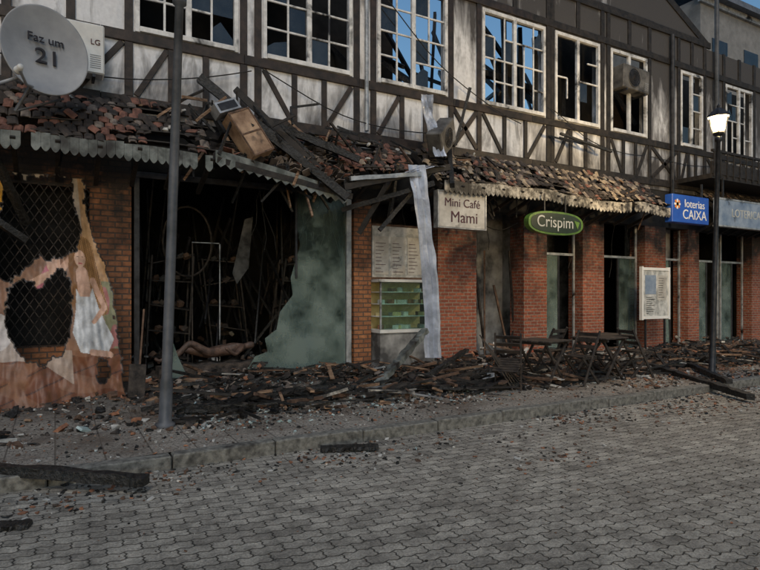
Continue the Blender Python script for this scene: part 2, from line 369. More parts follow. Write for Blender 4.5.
for wi, (a, b_) in enumerate(WIN):
    vb(a - .09, 4.68, 5.52); vb(b_ + .09, 4.68, 5.52); vb(a - .09, 5.68, 7.82); vb(b_ + .09, 5.68, 7.82)
    vb(a - .09, 7.98, 8.62); vb(b_ + .09, 7.98, 8.62)
    mid = (a + b_) / 2; vb(mid, 7.98, 8.62)
    th = (b_ - a) / 3; vb(a + th, 4.68, 5.52, .10); vb(a + 2 * th, 4.68, 5.52, .10)
    if wi % 2 == 0: db(a + .02, 5.5, a + th - .06, 4.7); db(b_ - .02, 5.5, b_ - th + .06, 4.7)
    else: db(a + .02, 4.7, a + th - .06, 5.5)
for x in (.2, -.6): vb(x, 4.68, 7.82)
db(.3, 4.7, .9, 5.5)
for (a, b_) in ((7.15, 7.88), (13.65, 14.8), (16.1, 16.95)):
    db(a + .05, 4.7, b_ - .05, 5.5, .1); db(b_ - .05, 4.72, a + .05, 5.5, .1)
db(14.1, 9.75, 16.2, 8.7, .2)
t.obj('timber_framing', B, bevel=.006)
wf = MB(); gl = MB()
def window(a, b_, cols, rows, miss, gprob):
    y0, y1 = -.03, .05; k = 'white'
    wf.box(a, a + .07, y0, y1, Z0 - .02, Z1, k); wf.box(b_ - .07, b_, y0, y1, Z0 - .02, Z1, k)
    wf.box(a + .07, b_ - .07, y0 + .004, y1, Z1 - .08, Z1, k); wf.box(a + .07, b_ - .07, y0 - .04, y1, Z0 - .02, Z0 + .06, k)
    c = (a + b_) / 2; wf.box(c - .045, c + .045, y0 + .002, y1 - .01, Z0 + .06, Z1 - .08, k)
    iw = (b_ - a - .14) / cols; ih = (Z1 - Z0 - .14) / rows
    for i in range(cols):
        for j in range(rows):
            xa = a + .07 + i * iw; za = Z0 + .06 + j * ih
            if i and abs(xa - c) > .1 and R.random() > miss: wf.rbox((xa, .01, za + ih / 2), (.034, .03, ih), (0, 0, 0), k)
            if j and R.random() > miss: wf.rbox((xa + iw / 2, .012, za), (iw, .032, .034), (0, R.gauss(0, .01), 0), k)
            if R.random() < gprob:
                gx0, gx1, gz0, gz1 = xa + .01, xa + iw - .01, za + .01, za + ih - .01
                if R.random() < .35:
                    gl.poly([(gx0, .02, gz0), (gx1, .022, gz0), (gx1, .021, gz0 + ih * R.uniform(.2, .8)), (gx0 + iw * R.uniform(.2, .7), .02, gz0 + ih * R.uniform(.3, .9)), (gx0, .02, gz0 + ih * R.uniform(.1, .9))], 'wglass')
                else:
                    e = R.uniform(-.006, .006); gl.poly([(gx0, .02, gz0), (gx1, .02 + e, gz0), (gx1, .02 + e, gz1), (gx0, .02, gz1)], 'wglass')
window(*WIN[0], 4, 4, .05, .7); window(*WIN[1], 4, 4, .1, .55); window(*WIN[2], 4, 4, .05, .45); window(*WIN[3], 4, 4, .12, .25)
window(*WIN[4], 6, 4, .12, .12); window(*WIN[5], 4, 4, .6, .1); window(*WIN[6], 4, 3, .95, 0); window(*WIN[7], 2, 4, .4, .4); window(*WIN[8], 4, 4, .3, .5); window(*WIN[9], 4, 4, .3, .5)
wf.obj('window_frames', B, bevel=.004); gl.obj('window_panes', B)
u = MB()
u.box(-6, 24, .22, 6, 4.38, 4.5, 'soot'); u.box(-6, 24, 6, 6.2, 0, 6.9, 'soot')
u.box(-5.8, 4.0, 1.2, 1.35, 4.5, 9.8, 'soot'); u.box(4.0, 7.3, 2.6, 2.75, 4.5, 9.6, 'soot')
u.box(9.75, 10.5, 1.5, 1.6, 4.5, 7.6, 'soot')
u.box(11.9, 13.2, 1.5, 1.65, 4.5, 9.2, 'soot'); u.box(13.2, 15.6, 1.4, 1.5, 4.5, 8.0, 'brick_r'); u.box(15.6, 23.8, 1.4, 1.5, 4.5, 8.4, 'soot')
for x, h in ((2.95, 8), (14.5, 8)): u.box(x, x + .12, .22, 4, 4.5, h, 'soot')
x = -5.5
while x < 14:
    if R.random() < .7: u.rough_beam((x, .1, 8.9 + R.uniform(-.1, .1)), (x + R.uniform(-.3, .3), R.uniform(3, 5.5), 11.3 + R.uniform(-.9, .2)), .09, .14, 'char', 6)
    x += .75
for i in range(30):
    xx = R.uniform(6.2, 14); u.rough_beam((xx, R.uniform(.5, 1.4), R.uniform(5, 6.5)), (xx + R.uniform(-1.2, 1.2), R.uniform(1.2, 4), R.uniform(6.5, 9)), .07, .1, 'char', 6)
for i in range(6):
    xx = 9.2 + i * .7; u.rough_beam((xx, .6 + i * .2, 4.6), (xx + .1, .8 + i * .2, 8.2), .12, .12, 'char', 6)
u.rough_beam((8.5, 1.0, 6.9), (14, 2.2, 7.2), .14, .16, 'char', 10); u.rough_beam((8.8, 1.3, 8.4), (12.5, 2.2, 6.3), .1, .12, 'char', 10)
u.obj('burnt_upper_interior', B)
p = MB(); zc = 4.4
def pil(x0, x1, k, d=.45):
    p.box(x0, x1, 0, d, .1, 3.42, k)
    if k == 'brick_r': p.box(x0 - .03, x1 + .03, -.03, d + .01, .1, .32, k)
p.box(-6, -1.9, 0, .3, .1, zc, 'brick_o'); p.box(-1.9, .45, 0, .3, .1, .85, 'brick_o'); p.box(-1.9, .45, 0, .3, 3.2, zc, 'brick_o')
p.box(.45, 1.03, 0, .3, .1, zc, 'brick_o')
for a, b_ in ((6.83, 7.83), (9.19, 9.9), (11.1, 11.85), (13.43, 14.3)): pil(a, b_, 'brick_r')
pil(4.9, 5.27, 'brick_o'); pil(15.3, 15.8, 'brick_r'); pil(18.5, 19.6, 'brick_r'); pil(22, 23, 'brick_r')
p.box(1.03, 4.9, .02, .3, 3.55, zc, 'soot'); p.box(4.9, 24, .015, .3, 3.42, zc, 'soot')
p.obj('brick_piers', B)
q = MB()
q.box(-5.8, 24, -.02, 6, .0, .1, 'ash')
q.box(-5.8, 24, .3, 6, 4.25, 4.37, 'soot')
q.box(.6, 4.9, 4.2, 4.3, .1, 4.25, 'soot')
for x, k, d in ((.95, 'soot', 4.2), (4.92, 'sootplaster', 4), (7.3, 'paleplaster', 1.5), (9.5, 'paleplaster', 1.4), (11.5, 'sootplaster', 3), (13.8, 'paleplaster', .9), (15.5, 'soot', 3), (19, 'soot', 3)):
    q.box(x, x + .12, .46, d, .1, 4.25, k)
q.box(5.1, 7.3, 1.8, 1.9, .1, 4.25, 'sootplaster'); q.box(7.45, 9.4, .95, 1.05, .1, 4.25, 'paleplaster'); q.box(9.65, 11.4, 1.2, 1.3, .1, 4.25, 'sootplaster')
q.box(11.65, 13.8, 2.2, 2.3, .1, 4.25, 'soot'); q.box(13.95, 15.4, .6, .7, .1, 4.25, 'paleplaster'); q.box(15.65, 23.8, 2.4, 2.5, .1, 4.25, 'soot')
q.box(-1.88, .44, .35, .45, .1, 4.2, 'soot')
for i in range(60):
    xx = R.uniform(1.2, 4.7); q.rough_beam((xx, R.uniform(.4, 3.6), R.uniform(.1, 1.4)), (xx + R.uniform(-.9, .9), R.uniform(.4, 3.6), R.uniform(1.2, 4.2)), .03, .05, R.choice(['char', 'darkmetal', 'rust', 'char']), 6)
for i in range(14):
    xx = R.uniform(7.6, 15); q.rough_beam((xx, R.uniform(.3, .5), .1), (xx + R.uniform(-.6, .6), R.uniform(.3, .55), R.uniform(1.2, 3.4)), .04, .05, R.choice(['char', 'rust', 'dbrown']), 6)
for i in range(40):
    xx = R.uniform(1.2, 14); kx = R.uniform(-.06, .1); kz = R.uniform(.12, .3); pts = [(xx + kx * a + .05 * math.sin(a * 1.3), .15 + .02 * a, 4.1 - a * kz) for a in range(8)]; q.tube(pts, .007, 'char', 5)
for bx, by, lean in ((1.35, 1.0, .12), (2.7, 1.6, -.25), (3.55, .8, .3), (4.1, 2.0, -.1)):
    for dx in (0, .7):
        for dy in (0, .35): q.beam((bx + dx, by + dy, .1), (bx + dx + lean, by + dy, 2.3), .03, .03, 'rust')
    for z in (.5, .95, 1.4, 1.85, 2.25):
        o_ = lean * z / 2.3; q.rbox((bx + .35 + o_, by + .17, z), (.74, .36, .02), (R.gauss(0, .1), R.gauss(0, .12), R.gauss(0, .05)), 'rust')
        for _ in range(5): q.shard((bx + R.uniform(.05, .65) + o_, by + R.uniform(0, .3), z + .05), (.18, .15, .08), (R.random(), R.random(), 3), R.choice(['char', 'ash', 'char', 'dbrown']))
ring = [(2.05 + .42 * math.cos(a * .2618), .9, 2.55 + .62 * math.sin(a * .2618)) for a in range(25)]; q.tube(ring, .02, 'rust', 6)
q.prism([(3.05, .8, 3.0), (3.2, .8, 3.05), (3.12, .8, 2.1), (2.9, .8, 1.8), (2.82, .8, 2.0)], (0, .01, 0), 'sootplaster')
for i in range(460):
    xx = R.uniform(1.15, 4.8); yy = R.uniform(.05, 2.6); s_ = R.uniform(.05, .28)
    q.shard((xx, yy, .12 + R.random() ** 2 * (.2 + .25 * yy)), (s_, s_ * .7, s_ * .3), (R.gauss(0, .5), R.gauss(0, .5), R.uniform(0, 6)), R.choice(['char', 'ash', 'dbrown', 'char', 'dpale', 'rust']))
for i in range(200):
    xx = R.uniform(7.5, 18); yy = R.uniform(.05, .6); s_ = R.uniform(.05, .22)
    q.shard((xx, yy, .12 + R.random() ** 2 * .4), (s_, s_ * .7, s_ * .3), (R.gauss(0, .5), R.gauss(0, .5), R.uniform(0, 6)), R.choice(['char', 'ash', 'dbrown', 'char', 'dpale']))
q.obj('burnt_shop_interior', B)
s = MB()
s.box(4.70, 4.80, -.10, -.02, .1, 3.55, 'alu'); s.box(1.06, 4.70, -.09, -.03, 3.42, 3.52, 'darkmetal'); s.box(1.06, 1.14, -.09, -.03, .1, 3.42, 'darkmetal')
s.box(1.55, 1.60, -.08, -.04, .1, 3.42, 'darkmetal')
s.box(3.70, 3.74, -.08, -.04, 1.9, 3.42, 'darkmetal')
a, b_ = 2.05, 2.52
s.box(a, a + .022, .55, .572, .1, 2.5, 'rust'); s.box(b_, b_ + .022, .55, .572, .1, 2.5, 'alu'); s.box(a, b_, .551, .573, 2.5, 2.52, 'alu')
for a, b_ in ((9.95, 11.05), (11.9, 13.38), (14.35, 15.25), (15.9, 17.1), (17.2, 18.4)):
    s.box(a, a + .05, .2, .25, .1, 3.4, 'alu'); s.box(b_ - .05, b_, .2, .25, .1, 3.4, 'alu'); s.box(a + .05, b_ - .05, .201, .251, 2.55, 2.61, 'alu')
    c = (a + b_) / 2; s.box(c - .025, c + .025, .202, .252, .1, 2.55, 'darkmetal')
s.obj('shopfront_frames', B, bevel=.004)
gs = MB()
gs.prism([(4.69, -.06, .3), (4.69, -.06, 3.4), (3.76, -.06, 3.4), (3.72, -.06, 2.9), (3.80, -.06, 2.5), (3.62, -.06, 1.9), (3.66, -.06, 1.6), (3.42, -.06, 1.3), (3.36, -.06, 1.0), (3.15, -.06, .85), (3.2, -.06, .62), (2.98, -.06, .55), (2.75, -.06, .2)], (0, .008, 0), 'glass')
gs.prism([(1.62, -.06, .25), (1.62, -.06, .9), (1.72, -.06, .6), (1.85, -.06, .3)], (0, .008, 0), 'glass')
for a, b_ in ((9.99, 10.5), (12.65, 13.3), (14.4, 14.8), (15.95, 16.5), (17.25, 17.8)): gs.box(a, b_, .22, .228, .15, 2.55, 'glass')
gs.obj('broken_shop_glass', B)

tl = MB(); cs = MB(); fa = MB()
def canopy(x0, x1, zt, zf, yf, sag, density, kinds, fk, fac=True, scal=.11):
    rows = 9; tw = .135
    def P(x, v):
        return Vector((x, -.06 + (yf + .06) * v, zt + (zf - zt) * v + sag(x) * v + .06 * nz(x * 1.3, v * 2, 4)))
    n = int((x1 - x0) / tw)
    for i in range(n):
        for r in range(rows):
            x = x0 + (i + .5 * (r % 2)) * tw
            dn = density(x, r / rows)
            if R.random() > dn or nz(x * 1.1, r * .35, 11) > .42: continue
            v = (r + .5) / rows; c = P(x, v); d = (P(x, v + .08) - P(x, v - .08)).normalized()
            loose = R.random() < .22
            ang = R.gauss(0, .06 if not loose else .6); side = Vector((1, 0, 0)) * math.cos(ang) + d * math.sin(ang)
            up = side.cross(d).normalized()
            if up.z < 0: up = -up
            d2 = up.cross(side).normalized(); d2 = (d2 + up * R.gauss(.06, .04 if not loose else .25)).normalized()
            L = .085 * R.uniform(.7, 1.1); k = R.choices(['tile', 'tile2', 'tile3', 'tile4'], kinds)[0]
            if nz(x * .9, r * .3, 31) > .12 and R.random() < .7: k = 'tile3'
            c = c + up * (.03 + r % 2 * .006 + (.03 if loose else 0))
            i0 = len(tl.v); wv = tw * .5 * R.uniform(.8, 1)
            for e in (-1, 1):
                for sx, hz in ((-1, 0), (-.5, .02), (.5, .02), (1, 0)): tl.v.append(c + side * wv * sx + d2 * L * (e + R.uniform(-.12, .12)) + up * hz)
            for a in range(3): tl.f.append((i0 + a, i0 + a + 1, i0 + 5 + a, i0 + 4 + a)); tl.mi.append(tl.m(k))
    m_ = int((x1 - x0) / .5)
    for i in range(m_ + 1):
        x = x0 + .03 + i * .5
        if x > x1: break
        a = P(x, 0); b_ = P(x, 1.02); a.z -= .08; b_.z -= .08
        cs.rough_beam(a, b_, .06, .1, 'timber', 4, .1)
        cs.rough_beam((x, -.03, b_.z - .3), (x, yf * .8, b_.z - .02), .06, .07, 'timber', 3, .1)
        if R.random() < .6:
            xx = x + R.uniform(-.2, .2); cs.rough_beam((xx, yf * R.uniform(.3, .9), b_.z + .05), (xx + R.gauss(0, .15), yf * R.uniform(.4, 1), b_.z - R.uniform(.2, .55)), .03, .02, R.choice(['char', 'timber', 'dbrown']), 4)
    for v in (.15, .4, .65, .9):
        st = 6 * max(1, int((x1 - x0) / 3))
        for i in range(st):
            xa = x0 + (x1 - x0) * i / st; xb = x0 + (x1 - x0) * (i + 1) / st
            if R.random() < .9:
                A = P(xa, v); Bp = P(xb, v); A.z -= .01; Bp.z -= .01; cs.beam(A, Bp, .2, .018, 'timber')
    for i in range(int((x1 - x0) * 9)):
        x = R.uniform(x0, x1); v = R.random() * .9; c = P(x, v); c.z += .08; a = R.uniform(0, 3.14); L = R.uniform(.05, .35)
        if R.random() < .5: cs.rough_beam(c, c + Vector((math.cos(a) * L, math.sin(a) * L * .4, R.uniform(-.02, .1))), .03, .03, R.choice(['char', 'timber', 'wood', 'char']), 3)
        else: cs.shard(c, (.12, .1, .03), (R.gauss(-.6, .4), R.gauss(0, .4), a), R.choice(['char', 'tile2', 'tile3', 'dpale']))
    if fac:
        n = int((x1 - x0) / scal)
        drop = 0
        for i in range(n):
            xa = x0 + i * scal; xb = xa + scal
            if R.random() < .05: drop = R.choice([0, 0, 0, -.03, .02])
            if R.random() < .06: continue
            A = P(xa, 1.03); Bp = P(xb - .003, 1.03); A.z += drop; Bp.z += drop; h = .13; pts = [A + Vector((0, 0, .05)), Bp + Vector((0, 0, .05)), Bp - Vector((0, 0, h))]
            for q_ in range(1, 7):
                tt = q_ / 7; pts.append(Bp.lerp(A, tt) - Vector((0, 0, h + .06 * math.sin(math.pi * tt))))
            pts.append(A - Vector((0, 0, h))); fa.prism(pts, (0, .018, 0), fk)
canopy(-5.0, 2.08, 4.56, 3.68, -1.0, lambda x: .02 * math.sin(x), lambda x, v: .95 if x < 1 else .95 - .5 * (x - 1) * (1 - v), (4, 2, 7, 0), 'fascia')
canopy(4.35, 5.75, 4.50, 3.85, -.85, lambda x: -.15 + .1 * (x - 4.3), lambda x, v: .85, (6, 1, 5, 1), 'fascia', fac=False)
canopy(6.15, 13.0, 4.50, 3.72, -1.0, lambda x: .03 * math.sin(x * 1.7), lambda x, v: .95 if x > 7.5 else .75, (1.2, 2.5, 3.5, 4), 'fascia2')
canopy(15.6, 22, 4.50, 3.75, -.9, lambda x: 0, lambda x, v: .93, (1, 4, 3, 1), 'fascia2')
tl.obj('canopy_roof_tiles', B, solid=.012); cs.obj('canopy_rafters', B); fa.obj('scalloped_canopy_fascia', B)
c2 = MB(); n = 15
for i in range(n):
    xa = 2.08 + i * .148; xb = xa + .148; za = 3.70 - .40 * (i / n) ** 1.2; zb = 3.70 - .40 * ((i + 1) / n) ** 1.2; y = -1.02 + .1 * i / n
    c2.prism([(xa, y, za + .06), (xb, y, zb + .06), (xb, y, zb - .12), ((xa + xb) / 2, y, (za + zb) / 2 - .18), (xa, y, za - .12)], (0, .02, 0), 'fascia')
for a, b_, w_, k in [((2.0, -.3, 5.05), (4.2, -1.15, 3.2), .13, 'char'), ((2.6, -.2, 5.0), (4.05, -.9, 3.5), .10, 'timber'), ((3.0, -.15, 4.6), (4.5, -1.0, 3.9), .11, 'char'),
                     ((2.3, -.1, 4.5), (2.5, -.95, 3.6), .08, 'char'), ((3.1, -.1, 4.4), (3.0, -.95, 3.55), .08, 'char'), ((3.7, -.1, 4.5), (3.8, -1.0, 3.4), .08, 'char'),
                     ((2.1, -.98, 3.62), (4.4, -.9, 3.28), .09, 'timber'), ((4.2, -1.0, 3.4), (6.3, -1.1, 3.95), .1, 'timber'), ((4.4, -.5, 3.1), (5.9, -1.2, 3.6), .08, 'char'),
                     ((4.75, -.5, 2.7), (5.2, -.9, 3.7), .08, 'timber'), ((5.0, -.8, 2.75), (6.0, -1.0, 3.9), .07, 'char'), ((6.9, -.3, 4.5), (6.3, -1.2, 3.6), .09, 'char'),
                     ((4.3, -1.05, 3.55), (5.7, -1.15, 3.75), .07, 'alu'), ((5.3, -.9, 3.9), (5.25, -.7, 2.9), .06, 'char'),
                     ((-1.9, -1.0, 3.5), (-.35, -.4, 2.35), .09, 'char'), ((-.75, -.9, 3.55), (-.35, -.2, 2.6), .09, 'char')]:
    c2.rough_beam(a, b_, w_, w_ * 1.1, k, 10, .2)
for i in range(420):
    x = R.uniform(2.3, 4.5); v = R.random(); k = R.choice(['tile', 'tile3', 'tile2', 'tile3', 'char', 'char'])
    if v < .35 and x < 3.2: continue
    c2.rbox((x, -.1 - .85 * v, 4.45 - .75 * v - .2 * (x - 2) / 2.4 * v + R.uniform(-.04, .06)), (.13, .16, .014), (R.gauss(-.7, .35), R.gauss(0, .3), R.uniform(-1, 1)), k)
c2.poly([(2.1, -.05, 4.3), (4.5, -.05, 4.3), (4.5, -.9, 3.42), (2.1, -.95, 3.6)], 'timber')
for i in range(60):
    x = R.uniform(1.6, 4.6); z = R.uniform(3.6, 4.9); c2.rough_beam((x, R.uniform(-.9, -.1), z), (x + R.uniform(-.7, .7), R.uniform(-1.1, -.3), z - R.uniform(.1, .8)), .03, .04, R.choice(['char', 'timber', 'wood', 'char']), 5)
for i in range(40):
    x = R.uniform(4.8, 8.2); z = R.uniform(3.7, 4.5); c2.rough_beam((x, R.uniform(-.5, -.1), z), (x + R.uniform(-.7, .7), R.uniform(-1.1, -.5), z - R.uniform(.1, .7)), .03, .04, R.choice(['char', 'timber', 'dbrown']), 5)
c2.obj('collapsed_canopy', B)
d = MB()
d.box(14.7, 23, -1.0, -.05, 4.62, 4.74, 'timber'); d.box(14.7, 23, -1.02, -.96, 4.74, 5.05, 'timber')
for i in range(28): d.box(14.75 + i * .3, 14.8 + i * .3, -1.04, -1.02, 4.66, 5.3, 'timber')
d.box(14.7, 23, -1.05, -.98, 5.3, 5.36, 'timber')
d.tube([(14.45, -.09, 3.6), (14.45, -.09, 8.6)], .055, 'darkmetal', 10); d.tube([(5.12, -.1, 4.7), (5.12, -.1, 9)], .04, 'alu', 10); d.tube([(16.45, -.12, 4.9), (16.45, -.12, 10.4)], .06, 'metal', 10)
for (x0, z0, x1, z1, sg) in ((5.2, 7.6, 9, 5.4, .4), (3.0, 5.5, 6.9, 4.9, .35), (9.9, 5.9, 13.2, 5.2, .3), (-1, 5.0, 2.9, 5.4, .3), (13.5, 5.2, 18, 5.6, .2), (7.2, 3.9, 8.9, 3.2, .5), (10.0, 3.7, 11.2, 3.6, .45)):
    d.tube([(x0 + (x1 - x0) * q_ / 12, -.12 - .02 * math.sin(q_), z0 + (z1 - z0) * q_ / 12 - sg * math.sin(math.pi * q_ / 12)) for q_ in range(13)], .011, 'char', 5)
for x in (9.9, 10.3, 10.7, 11.1): d.rough_beam((x, 0, 5.3), (x + .3, -.5, 5.05), .04, .04, 'char', 3)
d.rough_beam((9.8, -.5, 5.2), (11.5, -.5, 5.0), .05, .05, 'char', 6); d.rough_beam((7.2, -.1, 4.7), (7.5, -.2, 5.9), .06, .06, 'char', 5)
d.obj('pipes_and_balcony', B)
la = MB()
for i in range(-16, 30):
    x = -1.9 + i * .12
    for sgn in (1, -1):
        pts = []
        for z in (.85, 3.2): pts.append((x + sgn * (z - .85) * .62 + (0 if sgn > 0 else 1.0), -.02, z))
        a, b_ = Vector(pts[0]), Vector(pts[1]); dirx = b_.x - a.x; t0, t1 = 0, 1
        for lim in (-1.9, .45):
            tt = (lim - a.x) / dirx
            if dirx > 0:
                if lim < 0: t0 = max(t0, tt)
                else: t1 = min(t1, tt)
            else:
                if lim < 0: t1 = min(t1, tt)
                else: t0 = max(t0, tt)
        if t1 > t0: la.beam(a.lerp(b_, t0), a.lerp(b_, t1), .012, .012, 'rust', Vector((0, 1, 0)))
la.obj('window_lattice', B)

bb = MB(); BB = empty('apartment_building', (36, 12, 0))
bb.box(-7, 14, -4, 8, 0, 17.0, 'greywall')
for i in range(14):
    z = 17.0 + i * .32; bb.box(-7.4 + i * .25, 14.3, -4.5 + i * .5, -3.9 + i * .5, z, z + .3, 'slate')
for fl in range(5):
    for i in range(6): bb.box(-6 + i * 3, -4.6 + i * 3, -4.03, -3.99, 1.2 + fl * 3.1, 2.7 + fl * 3.1, 'wglass')
bb.box(-7.2, 14.2, -4.15, -3.98, 16.7, 17.02, 'alu')
bb.obj('walls_and_roof', BB)

# ---------------------------------------------------------------- torn banner
def ell(u, v, cx, cy, rx, ry): return ((u - cx) / rx) ** 2 + ((v - cy) / ry) ** 2 < 1
def inpoly(u, v, P_):
    c = False; j = len(P_) - 1
    for i in range(len(P_)):
        if (P_[i][1] > v) != (P_[j][1] > v) and u < (P_[j][0] - P_[i][0]) * (v - P_[i][1]) / (P_[j][1] - P_[i][1]) + P_[i][0]: c = not c
        j = i
    return c
def seg(u, v, a, b_, r0, r1):
    dx, dy = b_[0] - a[0], b_[1] - a[1]; tt = max(0, min(1, ((u - a[0]) * dx + (v - a[1]) * dy) / (dx * dx + dy * dy)))
    return math.hypot(u - a[0] - dx * tt, v - a[1] - dy * tt) < r0 + (r1 - r0) * tt
H1 = [(8, 183), (90, 179), (86, 200), (96, 232), (86, 258), (68, 266), (40, 268), (14, 290), (-8, 285)]
H2 = [(12, 298), (30, 288), (44, 300), (66, 276), (78, 288), (78, 325), (66, 362), (44, 374), (20, 358), (8, 330)]
H3 = [(100, 372), (110, 370), (112, 388), (102, 392)]
def paint(u, v):
    c = (.28, .15, .09)
    c = (.50, .40, .30) if v < 240 else c
    if u > 96 and v < 300: c = (.48, .28, .13)
    if u < 12 and v < 250: c = (.75, .40, .05)
    if u > 110 and 290 < v < 385: c = (.24, .24, .14) if nz(u * .1, v * .05) > 0 else (.36, .14, .13)
    if v > 360:
        c = (.19, .07, .032) if ((u * .35 + v) % 17) > 1.5 else (.09, .04, .025)
        if nz(u * .03, v * .06, 4) > .15: c = (.24, .11, .06)
    if u > 30 and u < 75 and 360 < v < 392 and (v - 360) < (u - 28) * .7: c = (.42, .31, .24)
    if v > 340 and u < 30 + (v - 340) * .4 and v < 368: c = (.42, .34, .29)
    if seg(u, v, (44, 312), (60, 276), 13, 8) : c = (.52, .16, .20)
    if ell(u, v, 60, 272, 8, 10): c = (.62, .38, .27)
    if seg(u, v, (26, 298), (56, 284), 5, 4): c = (.62, .38, .27)
    if seg(u, v, (66, 282), (84, 262), 4, 3): c = (.62, .38, .27)
    if seg(u, v, (94, 256), (110, 318), 13, 9): c = (.20, .09, .03) if (u * 3 + v) % 7 > 3 else (.40, .22, .08)
    if seg(u, v, (84, 262), (79, 318), 6, 5): c = (.24, .11, .04)
    if seg(u, v, (92, 282), (94, 310), 7, 8): c = (.60, .37, .27)
    if ell(u, v, 91, 267, 6.5, 9): c = (.66, .42, .30)
    if ell(u, v, 91, 272, 2.6, .8): c = (.45, .1, .1)
    if ell(u, v, 88.3, 265, 1.2, .7) or ell(u, v, 94, 265, 1.2, .7): c = (.07, .04, .03)
    if inpoly(u, v, [(84, 298), (88, 306), (99, 306), (103, 297), (108, 318), (114, 334), (122, 350), (112, 366), (84, 362), (77, 342), (82, 320)]):
        q_ = .58 + .35 * nz(u * .25, v * .05, 3); c = (q_, q_ * 1.02, q_ * 1.05)
    if seg(u, v, (104, 290), (115, 318), 3.6, 3) or seg(u, v, (115, 318), (101, 332), 3, 2.4): c = (.58, .35, .25)
    if seg(u, v, (96, 362), (116, 366), 3, 3): c = (.58, .36, .27)
    if ell(u, v, 0, 340, 16, 18): c = (.60, .55, .53)
    if seg(u, v, (-14, 300), (-12, 330), 8, 10): c = (.6, .38, .28)
    return c
verts = []; faces = []; cols = []; gu, gv = 330, 320; U0, U1, V0, V1 = -90, 130, 178, 412
def bpos(u, v):
    f = (412 - v) / 234.0; X = -.66 + u / 128 * 1.53
    X -= .0022 * (412 - v) * max(0, u / 128) * .55
    Y = -1.12 + .92 * f ** .8 + .06 * math.sin(u * .11 + f * 3) * (1 - f * .5) + .07 * nz(u * .05, v * .03, 1) + .02 * nz(u * .2, v * .1, 3)
    Z = .14 + 3.18 * f + .04 * nz(u * .05, 0, 8)
    return (X, Y, Z)
for j in range(gv + 1):
    for i in range(gu + 1):
        u_ = U0 + (U1 - U0) * i / gu; v_ = V0 + (V1 - V0) * j / gv; verts.append(bpos(u_, v_)); cols.append((*paint(u_, v_), 1))
for j in range(gv):
    for i in range(gu):
        u_ = U0 + (U1 - U0) * (i + .5) / gu; v_ = V0 + (V1 - V0) * (j + .5) / gv
        ju = u_ + 4 * nz(u_ * .12, v_ * .12, 2) + 3 * nz(u_ * .35, v_ * .35, 5); jv = v_ + 6 * nz(u_ * .12, v_ * .12, 7) + 3 * nz(u_ * .35, v_ * .3, 6)
        if inpoly(ju, jv, H1) or inpoly(ju, jv, H2) or inpoly(ju, jv, H3): continue
        if ju > 103 and v_ < 300 and ju > 104 + max(0, (v_ - 215)) * .28: continue
        if ju > 127: continue
        p_ = j * (gu + 1) + i; faces.append((p_, p_ + 1, p_ + gu + 2, p_ + gu + 1))
used = {}
for f_ in faces:
    for q_ in f_: used[q_] = used.get(q_, 0) + 1
ed = [idx for idx in range(len(verts)) if used.get(idx, 4) < 4]
for idx in ed:
    for di in (-1, 0, 1):
        for dj in (-1, 0, 1):
            k_ = idx + di + dj * (gu + 1)
            if 0 <= k_ < len(cols): cols[k_] = (.03, .02, .015, 1)
me = bpy.data.meshes.new('torn_banner'); me.from_pydata(verts, [], faces)
ca = me.color_attributes.new('Col', 'FLOAT_COLOR', 'POINT')
ca.data.foreach_set('color', [x_ for c_ in cols for x_ in c_]); me.materials.append(M['banner']); me.polygons.foreach_set('use_smooth', [True] * len(faces))
o = bpy.data.objects.new('torn_banner', me); link(o)

# ---------------------------------------------------------------- street lamps
def lamp(name, x, y, lit, r, lean, mat, H):
    E = empty(name, (x, y, .12)); m_ = MB()
    sh = lambda z: Vector((lean[0] * z / 5, lean[1] * z / 5, 0))
    prof = [(r * 1.9, 0), (r * 1.9, .04), (r * 1.25, .06), (r * 1.2, .5), (r, .56), (r * .92, 2.5), (r * .9, 2.52), (r * .8, H - .1), (r * 1.3, H - .08), (r * 1.3, H - .02), (r * .5, H)]
    m_.lathe(prof, mat, 20)
    for v_ in m_.v: v_ += sh(v_.z)
    m_.obj('pole', E, smooth=True)
    l = MB(); o0 = sh(H) + Vector((0, 0, H)); n4 = 6
    l.lathe([(.03, 0), (.10, .04), (.11, .07), (.02, .07)], 'darkmetal', n4, o0)
    for q_ in range(n4):
        t_ = 2 * math.pi * (q_ + .5) / n4; cc, ss = math.cos(t_), math.sin(t_)
        l.beam(o0 + Vector((.10 * cc, .10 * ss, .06)), o0 + Vector((.18 * cc, .18 * ss, .36)), .012, .012, 'darkmetal')
    l.lathe([(.20, .36), (.21, .38), (.13, .46), (.06, .52), (.03, .54), (.035, .57), (.0, .62)], 'darkmetal', n4, o0)
    l.obj('lantern', E)
    if lit:
        gg = MB(); gg.lathe([(.095, .075), (.172, .355)], 'litglass', n4, o0); gg.obj('lantern_glass', E)
    bl = MB(); bl.lathe([(.0, .12), (.04, .14), (.065, .19), (.065, .26), (.03, .31), (0, .32)], 'bulb' if lit else 'acwhite', 12, o0); bl.obj('bulb', E, smooth=True)
    if lit:
        L = bpy.data.lights.new('lamp_light', 'POINT'); L.energy = 1500; L.color = (1, .72, .38); L.shadow_soft_size = .09
        lo = bpy.data.objects.new('lamp_light', L); lo.location = o0 + Vector((0, 0, .21)); link(lo, E)
    return E
lamp('street_lamp', 1.075, -2.85, False, .058, (.15, -.085), 'metal', 4.83); lamp('street_lamp', 10.62, -3.41, True, .048, (.12, -.07), 'darkmetal', 4.42)

